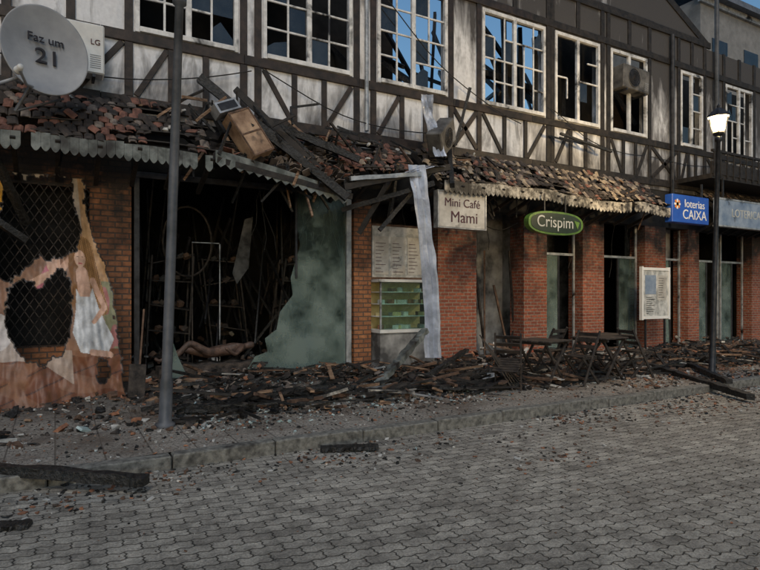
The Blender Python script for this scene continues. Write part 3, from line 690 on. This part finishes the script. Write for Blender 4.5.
# ---------------------------------------------------------------- satellite dish
E = empty('satellite_dish', (-.1, -1.2, 4.72)); m_ = MB()
aim = Vector((.28, -1, .12)).normalized(); rm = aim.to_track_quat('Z', 'Y').to_matrix()
prof = [(0.0001, -.12)] + [(.5 * i / 10, -.12 + .12 * (i / 10) ** 2) for i in range(1, 11)] + [(.515, .005), (.515, -.012), (.5, -.02)]
m_.lathe(prof, 'dish', 48, (0, 0, 0), rm @ Matrix.Diagonal((.98, 1.14, 1)))
o = m_.obj('reflector', E, smooth=True)
m_ = MB(); m_.tube([rm @ Vector((-.16, -.52, -.02)), rm @ Vector((-.26, -.56, .10)), rm @ Vector((-.38, -.50, .32))], .018, 'dish', 8)
f_ = rm @ Vector((-.38, -.48, .32)); m_.lathe([(0, -.05), (.035, -.05), (.035, .03), (.05, .05), (.05, .08), (0, .08)], 'acwhite', 12, f_, rm @ Matrix.Rotation(math.pi, 3, 'X'))
m_.tube([rm @ Vector((-.06, .0, -.13)), (-.1, .25, -.25), (-.35, .3, -.75)], .022, 'metal', 8); m_.tube([(-.05, .22, -.2), (-.6, -.1, -.6), (-.75, -.1, -1.0)], .022, 'dish', 8)
m_.tube([(-.35, .3, -.75), (.2, .3, -.5)], .015, 'metal', 8); m_.obj('arm_and_mount', E, smooth=True)
rt = aim.to_track_quat('Z', 'Y').to_euler()
text('Faz um', .15, rm @ Vector((0.02, .17, -.068)), rt, 'txtdark', E, ext=.008); text('21', .28, rm @ Vector((.04, -.06, -.085)), rt, 'txtdark', E, ext=.012, sx=1.1)

# ---------------------------------------------------------------- air conditioners
def ac(name, loc, rot, w_=.92, h_=.72, d_=.3, fan=-.15, k='acwhite'):
    E = empty(name, loc); E.rotation_euler = rot; m_ = MB(); m_.box(-w_ / 2, w_ / 2, -d_, 0, 0, h_, k); m_.obj('casing', E, bevel=.02)
    g_ = MB(); fr = h_ * .38; rmx = Matrix.Rotation(math.radians(90), 3, 'X')
    for rr in (fr, fr * .75, fr * .5, fr * .25): g_.tube([(fan + rr * math.cos(a * math.pi / 12), -d_ - .012, h_ * .5 + rr * math.sin(a * math.pi / 12)) for a in range(25)], .006, 'darkmetal' if rr < fr else k, 5)
    g_.lathe([(0.001, .003), (fr, .003), (fr, .0)], 'darkmetal' if k == 'acburnt' else 'dish', 24, (fan, -d_, h_ * .5), rmx)
    for a in range(12): g_.beam((fan, -d_ - .013, h_ * .5), (fan + fr * math.cos(a * math.pi / 6), -d_ - .013, h_ * .5 + fr * math.sin(a * math.pi / 6)), .006, .004, 'dish' if k == 'acwhite' else 'rust', Vector((0, 1, 0)))
    for a in range(7): g_.box(w_ / 2 - .19, w_ / 2 - .05, -d_ - .006, -d_ + .001, .08 + a * .03, .09 + a * .03, 'dish')
    for sx in (-1, 1): g_.box(sx * w_ * .35 - .02, sx * w_ * .35 + .02, -d_, .02, -.05, -.002, 'darkmetal')
    g_.obj('fan_grille', E); return E
E = ac('air_conditioner', (.17, -.06, 4.82), (0, 0, 0)); text('LG', .11, (.34, -.306, .45), (math.radians(90), 0, 0), 'txtmaroon', E)
ac('air_conditioner', (12.75, .1, 6.75), (0, .05, 0), 1.0, .6, .35, -.1, 'acburnt')
ac('air_conditioner', (6.5, -.4, 4.45), (.15, -.65, .5), .75, .5, .3, 0, 'acburnt')
E = empty('fallen_wall_cabinet', (2.62, -.85, 4.08)); E.rotation_euler = (-.35, -.45, .25); m_ = MB()
m_.box(-.2, .2, -.14, .14, -.38, .38, 'cabwood'); m_.obj('cabinet_body', E, bevel=.01)
m_ = MB()
for a in (-.2, .175): m_.box(a, a + .025, -.15, -.141, -.38, .38, 'dbrown')
for a in (-.38, -.02, .355): m_.box(-.175, .175, -.149, -.141, a, a + .025, 'dbrown')
m_.box(-.30, .1, -.12, .1, .42, .6, 'alu'); m_.box(-.26, .06, -.125, -.121, .45, .57, 'darkmetal'); m_.box(-.15, -.1, -.05, 0, .38, .42, 'darkmetal'); m_.obj('slats_and_bracket', E)

# ---------------------------------------------------------------- signs
RX = (math.radians(90), 0, 0)
E = empty('cafe_sign', (6.72, -.9, 3.2)); m_ = MB(); m_.box(-.55, .55, -.06, .06, -.33, .33, 'signwhite'); m_.obj('sign_box', E, bevel=.01)
m_ = MB(); m_.box(-.4, -.37, -.01, .01, .33, .7, 'darkmetal'); m_.box(.37, .4, -.01, .01, .33, .7, 'darkmetal')
for a in (-.575, .55): m_.box(a, a + .025, -.07, .07, -.35, .35, 'alu')
for a in (-.35, .33): m_.box(-.55, .55, -.071, .071, a, a + .02, 'alu')
m_.obj('frame_and_hangers', E)
text('Mini Café', .22, (0, -.063, .13), RX, 'txtmaroon', E); text('Mami', .30, (0.04, -.063, -.14), RX, 'txtmaroon', E)
E = empty('oval_shop_sign', (9.0, -1.1, 3.08))
def ov(rx, rz, y0, y1, k, mb, px=2.6):
    pts = []
    for i in range(40):
        a = 2 * math.pi * i / 40; c_, s_ = math.cos(a), math.sin(a)
        pts.append((rx * math.copysign(abs(c_) ** (2 / px), c_), y0, rz * math.copysign(abs(s_) ** (2 / px), s_)))
    mb.prism(pts, (0, y1 - y0, 0), k)
m_ = MB(); ov(.78, .24, -.05, .08, 'green', m_); ov(.72, .20, -.058, -.049, 'signblack', m_); m_.box(-.3, -.27, 0, .02, .2, .6, 'darkmetal'); m_.box(.3, .33, 0, .02, .2, .6, 'darkmetal'); m_.obj('sign_body', E)
text('Crispim', .33, (-.04, -.062, .01), RX, 'txtdim', E)
m_ = MB(); m_.prism([(.50, -.066, .08), (.66, -.066, .05), (.6, -.066, -.1)], (0, .004, 0), 'green'); m_.obj('emblem', E)
E = empty('lottery_sign', (13.75, -.95, 3.72)); m_ = MB(); m_.box(-.75, .75, -.1, .1, -.34, .34, 'blue'); m_.obj('sign_box', E, bevel=.01)
text('loterias', .28, (.15, -.103, .13), RX, 'txtwhite', E); text('CAIXA', .33, (.15, -.103, -.14), RX, 'txtwhite', E)
m_ = MB()
for a in range(4): m_.rbox((-.56, -.105, .1), (.24, .012, .05), (0, a * math.pi / 4, 0), 'orange' if a % 2 else 'txtwhite')
for a in (-1, 1): m_.box(a * .6 - .02, a * .6 + .02, -.02, .02, .34, .7, 'darkmetal')
m_.obj('logo_and_hangers', E)
E = empty('shop_fascia_sign', (17.4, -1.05, 3.74)); m_ = MB(); m_.box(-2.6, 4, -.06, .06, -.33, .33, 'paleblue'); m_.box(-2.62, 4.02, -.07, .07, .33, .37, 'alu'); m_.box(-2.62, 4.02, -.07, .07, -.37, -.33, 'alu')
m_.box(-2.3, -2.27, -.02, .02, .37, .9, 'darkmetal'); m_.box(1, 1.03, -.02, .02, .37, .9, 'darkmetal'); m_.obj('sign_box', E)
text('LOTERICA CENTRAL', .3, (-.6, -.063, 0), RX, 'txtdim', E)
E = empty('notice_board', (13.2, -.45, .12)); m_ = MB()
m_.box(-.5, .5, -.02, .02, .95, 2.1, 'board'); m_.obj('panel', E)
m_ = MB()
for a in (-.56, .5): m_.box(a, a + .06, -.04, .04, .86, 2.19, 'txtwhite')
for a in (.88, 2.1): m_.box(-.5, .5, -.038, .038, a, a + .07, 'txtwhite')
m_.box(-.42, .0, -.026, -.021, 1.5, 1.98, 'paleblue'); m_.box(.06, .42, -.026, -.021, 1.35, 1.98, 'signwhite')
for i in range(9): m_.box(-.38, R.uniform(-.3, -.02), -.03, -.027, 1.02 + i * .05, 1.03 + i * .05, 'txtdark')
for i in range(9): m_.box(.1, R.uniform(.2, .38), -.03, -.027, 1.42 + i * .06, 1.43 + i * .06, 'txtdark')
m_.box(-.4, -.36, -.02, .02, .0, .88, 'darkmetal'); m_.box(.36, .4, -.02, .02, .0, .88, 'darkmetal')
m_.obj('frame_and_legs', E)
E = empty('menu_board', (5.95, .12, 2.45)); m_ = MB(); m_.box(-.6, .6, -.02, .02, -.5, .5, 'board')
for i in range(3): m_.box(-.56 + i * .38, -.24 + i * .38, -.03, -.021, -.45, .3, 'signwhite')
for c_ in range(3):
    for i in range(9): m_.box(-.53 + c_ * .38, -.53 + c_ * .38 + R.uniform(.1, .25), -.034, -.031, -.4 + i * .07, -.39 + i * .07, 'txtmaroon')
m_.box(-.63, .63, -.03, .03, .5, .54, 'dbrown'); m_.box(-.63, .63, -.03, .03, -.54, -.5, 'dbrown'); m_.obj('menu_panel', E)
E = empty('display_counter', (5.95, -.25, .1)); m_ = MB(); m_.box(-.62, .62, 0, .6, 0, .78, 'paleplaster'); m_.box(-.64, .64, -.03, .62, .78, .84, 'acwhite')
for z in (1.08, 1.32, 1.55): m_.box(-.59, .59, .05, .5, z, z + .015, 'txtwhite')
m_.box(-.6, .6, .5, .55, .84, 1.75, 'counter'); m_.box(-.64, .64, .0, .58, 1.75, 1.8, 'acwhite')
for a in (-.62, .59): m_.box(a, a + .03, 0, .03, .84, 1.75, 'alu')
for i in range(46): m_.rbox((R.uniform(-.55, .55), R.uniform(.1, .4), R.choice([.88, 1.13, 1.37, 1.6])), (R.uniform(.05, .12), .1, R.uniform(.05, .1)), (0, 0, R.uniform(0, 3)), R.choice(['counter', 'dorange', 'board', 'dbrown', 'txtwhite']))
m_.obj('counter_cabinet', E)
m_ = MB(); m_.box(-.59, .59, .005, .010, .85, 1.74, 'clear'); m_.obj('counter_glass', E)

def ribbon(name, pts, wd, k, tw=0, base=-.35):
    m_ = MB(); n_ = 40; P_ = [Vector(p_) for p_ in pts]; row = []
    for i in range(n_ + 1):
        t_ = i / n_ * (len(P_) - 1); a = min(int(t_), len(P_) - 2); c_ = P_[a].lerp(P_[a + 1], t_ - a)
        ang = tw * math.sin(i / n_ * 5) + base; r_ = []
        for j in range(7):
            s_ = (j / 6 - .5) * wd * (1 + .10 * nz(i * .25, 2, 5))
            r_.append(len(m_.v)); m_.v.append(c_ + Vector((s_ * math.cos(ang), s_ * math.sin(ang), 0)) + Vector((.015 * nz(i * .3, j), .05 * nz(i * .15, j * .6, 3) + (.03 if j in (2, 4) else 0), 0)))
        row.append(r_)
    for i in range(n_):
        for j in range(6): m_.f.append((row[i][j], row[i][j + 1], row[i + 1][j + 1], row[i + 1][j])); m_.mi.append(m_.m(k))
    return m_.obj(name, None, smooth=False, solid=.004)
ribbon('hanging_metal_flashing', [(5.55, -1.15, 3.9), (5.62, -1.2, 3.3), (5.80, -1.1, 2.5), (5.93, -1.05, 1.8), (6.0, -1.0, 1.0), (6.02, -1.0, .45)], .30, 'sheet', .35)
ribbon('hanging_metal_flashing', [(6.05, -.75, 5.35), (6.1, -.7, 5.0), (6.25, -.75, 4.6), (6.3, -.85, 4.2)], .22, 'sheet', .4)
ribbon('hanging_metal_flashing', [(5.3, -1.1, 3.7), (5.8, -1.2, 3.9), (6.2, -1.1, 3.95)], .2, 'sheet', .2)

# ---------------------------------------------------------------- furniture
def table(x, y, rz, tz=0):
    E = empty('folding_table', (x, y, mound(x, y))); E.rotation_euler = (0, tz, rz); m_ = MB()
    for i in range(7): m_.box(-.36, .36, -.35 + i * .101, -.26 + i * .101, .72, .745, 'furn')
    m_.box(-.3, -.26, -.34, .34, .68, .719, 'furn'); m_.box(.26, .3, -.34, .34, .68, .719, 'furn')
    for s_ in (-1, 1):
        m_.beam((-.32, s_ * .29, 0), (.28, s_ * .29, .69), .03, .045, 'furn'); m_.beam((.32, s_ * .25, 0), (-.28, s_ * .25, .69), .03, .045, 'furn')
    for s_ in (-1, 1): m_.beam((s_ * .28, -.29, .06), (s_ * .28, .29, .06), .03, .03, 'furn')
    m_.beam((0, -.28, .345), (0, .28, .345), .02, .02, 'darkmetal')
    m_.obj('top_and_legs', E, bevel=.003)
def chair(x, y, rot, dz=0):
    E = empty('folding_chair', (x, y, mound(x, y) + dz)); E.rotation_euler = rot; m_ = MB()
    for s_ in (-1, 1):
        m_.beam((-.2, s_ * .2, 0), (.24, s_ * .2, .88), .025, .04, 'furn')
        m_.beam((.25, s_ * .17, 0), (-.18, s_ * .17, .45), .025, .04, 'furn')
        m_.beam((-.2, s_ * .175, .45), (.17, s_ * .175, .44), .022, .035, 'furn')
    for i in range(6): m_.box(-.21 + i * .063, -.165 + i * .063, -.2, .2, .462, .478, 'furn')
    for i in range(3):
        z = .62 + i * .1; xx = -.2 + .5 * z; m_.box(xx - .008, xx + .008, -.19, .19, z - .03, z + .03, 'furn')
    m_.beam((.2, -.17, .05), (.2, .17, .05), .02, .02, 'furn'); m_.beam((-.14, -.2, .12), (-.14, .2, .12), .02, .02, 'furn')
    m_.obj('seat_and_frame', E, bevel=.003)
table(6.95, -2.75, .25); table(8.35, -2.75, .15); table(8.95, -2.35, -.2)
chair(6.3, -2.75, (0, -.5, .6)); chair(7.6, -3.0, (0, 0, .1)); chair(9.15, -2.9, (0, 0, 2.9)); chair(7.7, -2.2, (0, 0, -1.4))
m_ = MB()
for i in range(5): m_.rough_beam((6.15 + i * .09, -2.95 + i * .03, .14), (5.75 + i * .05, -2.65, .98 - i * .06), .07, .02, 'furn', 4, .1)
m_.obj('leaning_boards')

def mannequin():
    E = empty('shop_mannequin', (2.35, .25, .62))
    J = [(0, 0, 0, .11), (.14, .02, .03, .10), (.32, .02, .05, .12), (.46, .02, .07, .11), (.54, .02, .08, .045), (.63, .02, .1, .075), (.72, .02, .11, .06),
         (-.1, .09, -.02, .085), (-.45, .14, .06, .06), (-.85, .16, -.12, .035), (-.93, .16, -.06, .03), (-.1, -.08, 0, .085), (-.42, -.14, .2, .06), (-.72, -.16, -.1, .035), (-.8, -.16, -.08, .03),
         (.44, .16, .07, .05), (.25, .26, .0, .038), (.05, .22, -.04, .028), (.44, -.14, .07, .05), (.3, -.26, -.03, .038), (.12, -.3, .1, .028)]
    Ed = [(0, 1), (1, 2), (2, 3), (3, 4), (4, 5), (5, 6), (0, 7), (7, 8), (8, 9), (9, 10), (0, 11), (11, 12), (12, 13), (13, 14), (3, 15), (15, 16), (16, 17), (3, 18), (18, 19), (19, 20)]
    me = bpy.data.meshes.new('body'); me.from_pydata([j[:3] for j in J], Ed, []); o = bpy.data.objects.new('body', me); link(o, E)
    me.materials.append(M['skin']); o.modifiers.new('sk', 'SKIN')
    for i, j in enumerate(J): me.skin_vertices[0].data[i].radius = (j[3], j[3])
    me.skin_vertices[0].data[0].use_root = True
    ss = o.modifiers.new('ss', 'SUBSURF'); ss.levels = 2; ss.render_levels = 2
    m_ = MB(); m_.rough_beam((-.9, 0, -.35), (.8, 0, -.3), .5, .35, 'ash', 8, .3); m_.obj('charred_plinth', E)
mannequin()

# ---------------------------------------------------------------- debris
db_ = MB()
def gz(x, y): return (0 if y < -4.13 else (mound(x, y) if (y > -3.3 and x < 22) else .12))
KS = ['char', 'dbrown', 'dorange', 'dpale', 'ash', 'wood', 'dglass']
def scatter(n, xr, yf, smin, smax, wts, flat=.35, clump=0):
    c_ = 0
    while c_ < n:
        x = R.uniform(*xr); y = yf(); c_ += 1
        if x < 1.0 and y > -1.0: continue
        if -4.14 < y < -3.98 and R.random() < .6: continue
        if clump and nz(x * 1.1, y * 1.3, 21) + R.uniform(-.35, .35) < 0: continue
        s_ = smin + (smax - smin) * R.random() ** 2.5; k = R.choices(KS, wts)[0]
        db_.shard((x, y, gz(x, y) + s_ * .15), (s_ * R.uniform(.6, 1.6), s_ * R.uniform(.5, 1.0), s_ * R.uniform(.08, flat)), (R.gauss(0, .3), R.gauss(0, .3), R.uniform(0, 6.3)), k)
scatter(8500, (-2, 15), lambda: -R.random() ** 1.1 * 3.1, .03, .18, (6, 3, 1.6, 1.6, 3, .8, .1), clump=1)
scatter(9500, (-3, 16), lambda: -R.random() * 4.0, .012, .06, (4, 3, 1.6, 2.6, 2, .7, .5))
scatter(3600, (1.2, 5.5), lambda: -R.random() * 3.4, .012, .08, (4, 2, .7, 2.6, 2, .5, 3.5))
scatter(5500, (8, 19), lambda: -R.random() * 3.95, .02, .12, (2.5, 4, 3.5, 1.2, 1, 1.2, .1))
scatter(3000, (-2, 16), lambda: -4.15 - abs(R.gauss(0, .45)), .008, .07, (3, 3, 1.0, 1.4, 2, .4, .2), clump=1)
scatter(1900, (-3, 14), lambda: -4.15 - R.random() * 5, .006, .035, (3, 3, 1.0, 1, 2, .4, 0))
for cx, cy, sp, n_ in ((4.2, -5.6, .4, 60), (7.6, -4.7, .8, 160), (2.6, -4.6, .5, 80), (.2, -4.5, .6, 120), (9.5, -4.7, .9, 260), (6.0, -4.4, .6, 90), (12, -4.6, 1.2, 260)):
    for _ in range(n_):
        x = R.gauss(cx, sp); y = min(-4.16, R.gauss(cy, sp * .4)); s_ = R.uniform(.012, .06); db_.shard((x, y, .006), (s_ * 1.5, s_, .008), (R.gauss(0, .2), R.gauss(0, .2), R.uniform(0, 6)), R.choice(['dorange', 'dbrown', 'char', 'dpale', 'char']))
for _ in range(650):
    x = R.uniform(1.2, 16); y = -.1 - R.random() ** .8 * 2.9; a = R.gauss(0, .8); L = R.uniform(.25, 1.2) if R.random() < .5 else R.uniform(.15, .45); z = gz(x, y) + R.uniform(.02, .16)
    e = Vector((math.cos(a), math.sin(a), R.gauss(0, .16))) * L / 2; c = Vector((x, y, z))
    if (c + e).y < -3.8 or (c - e).y < -3.8 or (c + e).y > .1 or (c - e).y > .1: continue
    db_.rough_beam(c - e, c + e, R.uniform(.02, .09), R.uniform(.012, .05), R.choices(['char', 'timber', 'dbrown', 'wood', 'dpale' if L < .5 else 'char', 'fascia2', 'alu'], (6, 4, 3, 1.6, .8, 1, .6))[0], 5, .25)
for cx, cy, n_, sp in ((3.2, -.9, 170, .8), (5.2, -1.3, 130, .5), (7.5, -1.2, 150, .6), (10.5, -1.2, 180, .9), (2.0, -1.6, 110, .5), (12.5, -1.5, 160, .9)):
    for _ in range(n_):
        x = R.gauss(cx, sp); y = min(-.05, R.gauss(cy, .4))
        if x < 1.1: continue
        db_.shard((x, y, gz(x, y) + R.uniform(.0, .14)), (R.uniform(.08, .2), R.uniform(.08, .2), .014), (R.gauss(0, .5), R.gauss(0, .5), R.uniform(0, 6)), R.choices(['dorange', 'tile3', 'tile2', 'char'], (1.3, 4, 2, 3))[0])
db_.obj('fire_debris')
def cbeam(a, b_, w_, h_, k='char', n_=26):
    m_ = MB(); m_.rough_beam(a, b_, w_, h_, k, n_, .32); m_.obj('charred_beam')
cbeam((-1.9, -2.9, .24), (.64, -4.70, .10), .11, .09)
cbeam((10.3, -2.35, .2), (8.98, -4.95, .09), .13, .1); cbeam((11.2, -2.6, .2), (9.6, -4.3, .18), .1, .08)
cbeam((2.36, -4.25, .03), (2.9, -4.50, .04), .14, .04); cbeam((-.6, -4.9, .02), (-.15, -5.02, .02), .12, .035)
cbeam((1.3, -2.3, .2), (2.2, -2.6, .2), .1, .1); cbeam((4.35, -1.9, .2), (5.75, -1.15, .98), .13, .1, 'fascia'); cbeam((4.9, -2.1, .2), (6.4, -1.5, .62), .1, .06); cbeam((3.8, -2.2, .2), (5.1, -2.4, .2), .1, .06)
cbeam((4.9, -2.6, .22), (6.3, -2.9, .2), .11, .07); cbeam((5.3, -2.0, .2), (6.6, -2.1, .35), .1, .08); cbeam((2.4, -1.9, .25), (3.9, -2.1, .25), .12, .08)
m_ = MB(); m_.rbox((.98, -1.15, .42), (.22, .03, .46), (-.2, .1, .1), 'rust'); m_.beam((1.02, -1.1, .6), (1.1, -.9, 1.4), .025, .025, 'dbrown'); m_.obj('discarded_shovel', bevel=.005)

# ---------------------------------------------------------------- world, sun, camera
W = bpy.data.worlds.new('World'); S.world = W; W.use_nodes = True; nt = W.node_tree; bg = nt.nodes['Background']
sk = nt.nodes.new('ShaderNodeTexSky'); sk.sky_type = 'NISHITA'; sk.sun_disc = False; sk.sun_elevation = math.radians(9); sk.sun_rotation = math.radians(205)
sk.ozone_density = 3.5; sk.air_density = 1.2
nt.links.new(sk.outputs[0], bg.inputs[0]); bg.inputs[1].default_value = .15
sl = bpy.data.lights.new('sun', 'SUN'); sl.energy = 1.05; sl.angle = math.radians(20); sl.color = (1, .95, .88)
so = bpy.data.objects.new('sun', sl); link(so)
az = math.radians(205); el = math.radians(50)
sd = Vector((math.sin(az) * math.cos(el), math.cos(az) * math.cos(el), math.sin(el))); so.rotation_euler = (-sd).to_track_quat('-Z', 'Y').to_euler()
cam = bpy.data.cameras.new('camera'); co = bpy.data.objects.new('camera', cam); link(co)
co.location = (0, -9.66, 1.6); co.rotation_euler = (math.radians(90), 0, math.radians(-29.5))
cam.sensor_width = 36; cam.lens = 27.2; cam.shift_y = .0132; cam.clip_end = 1000; S.camera = co
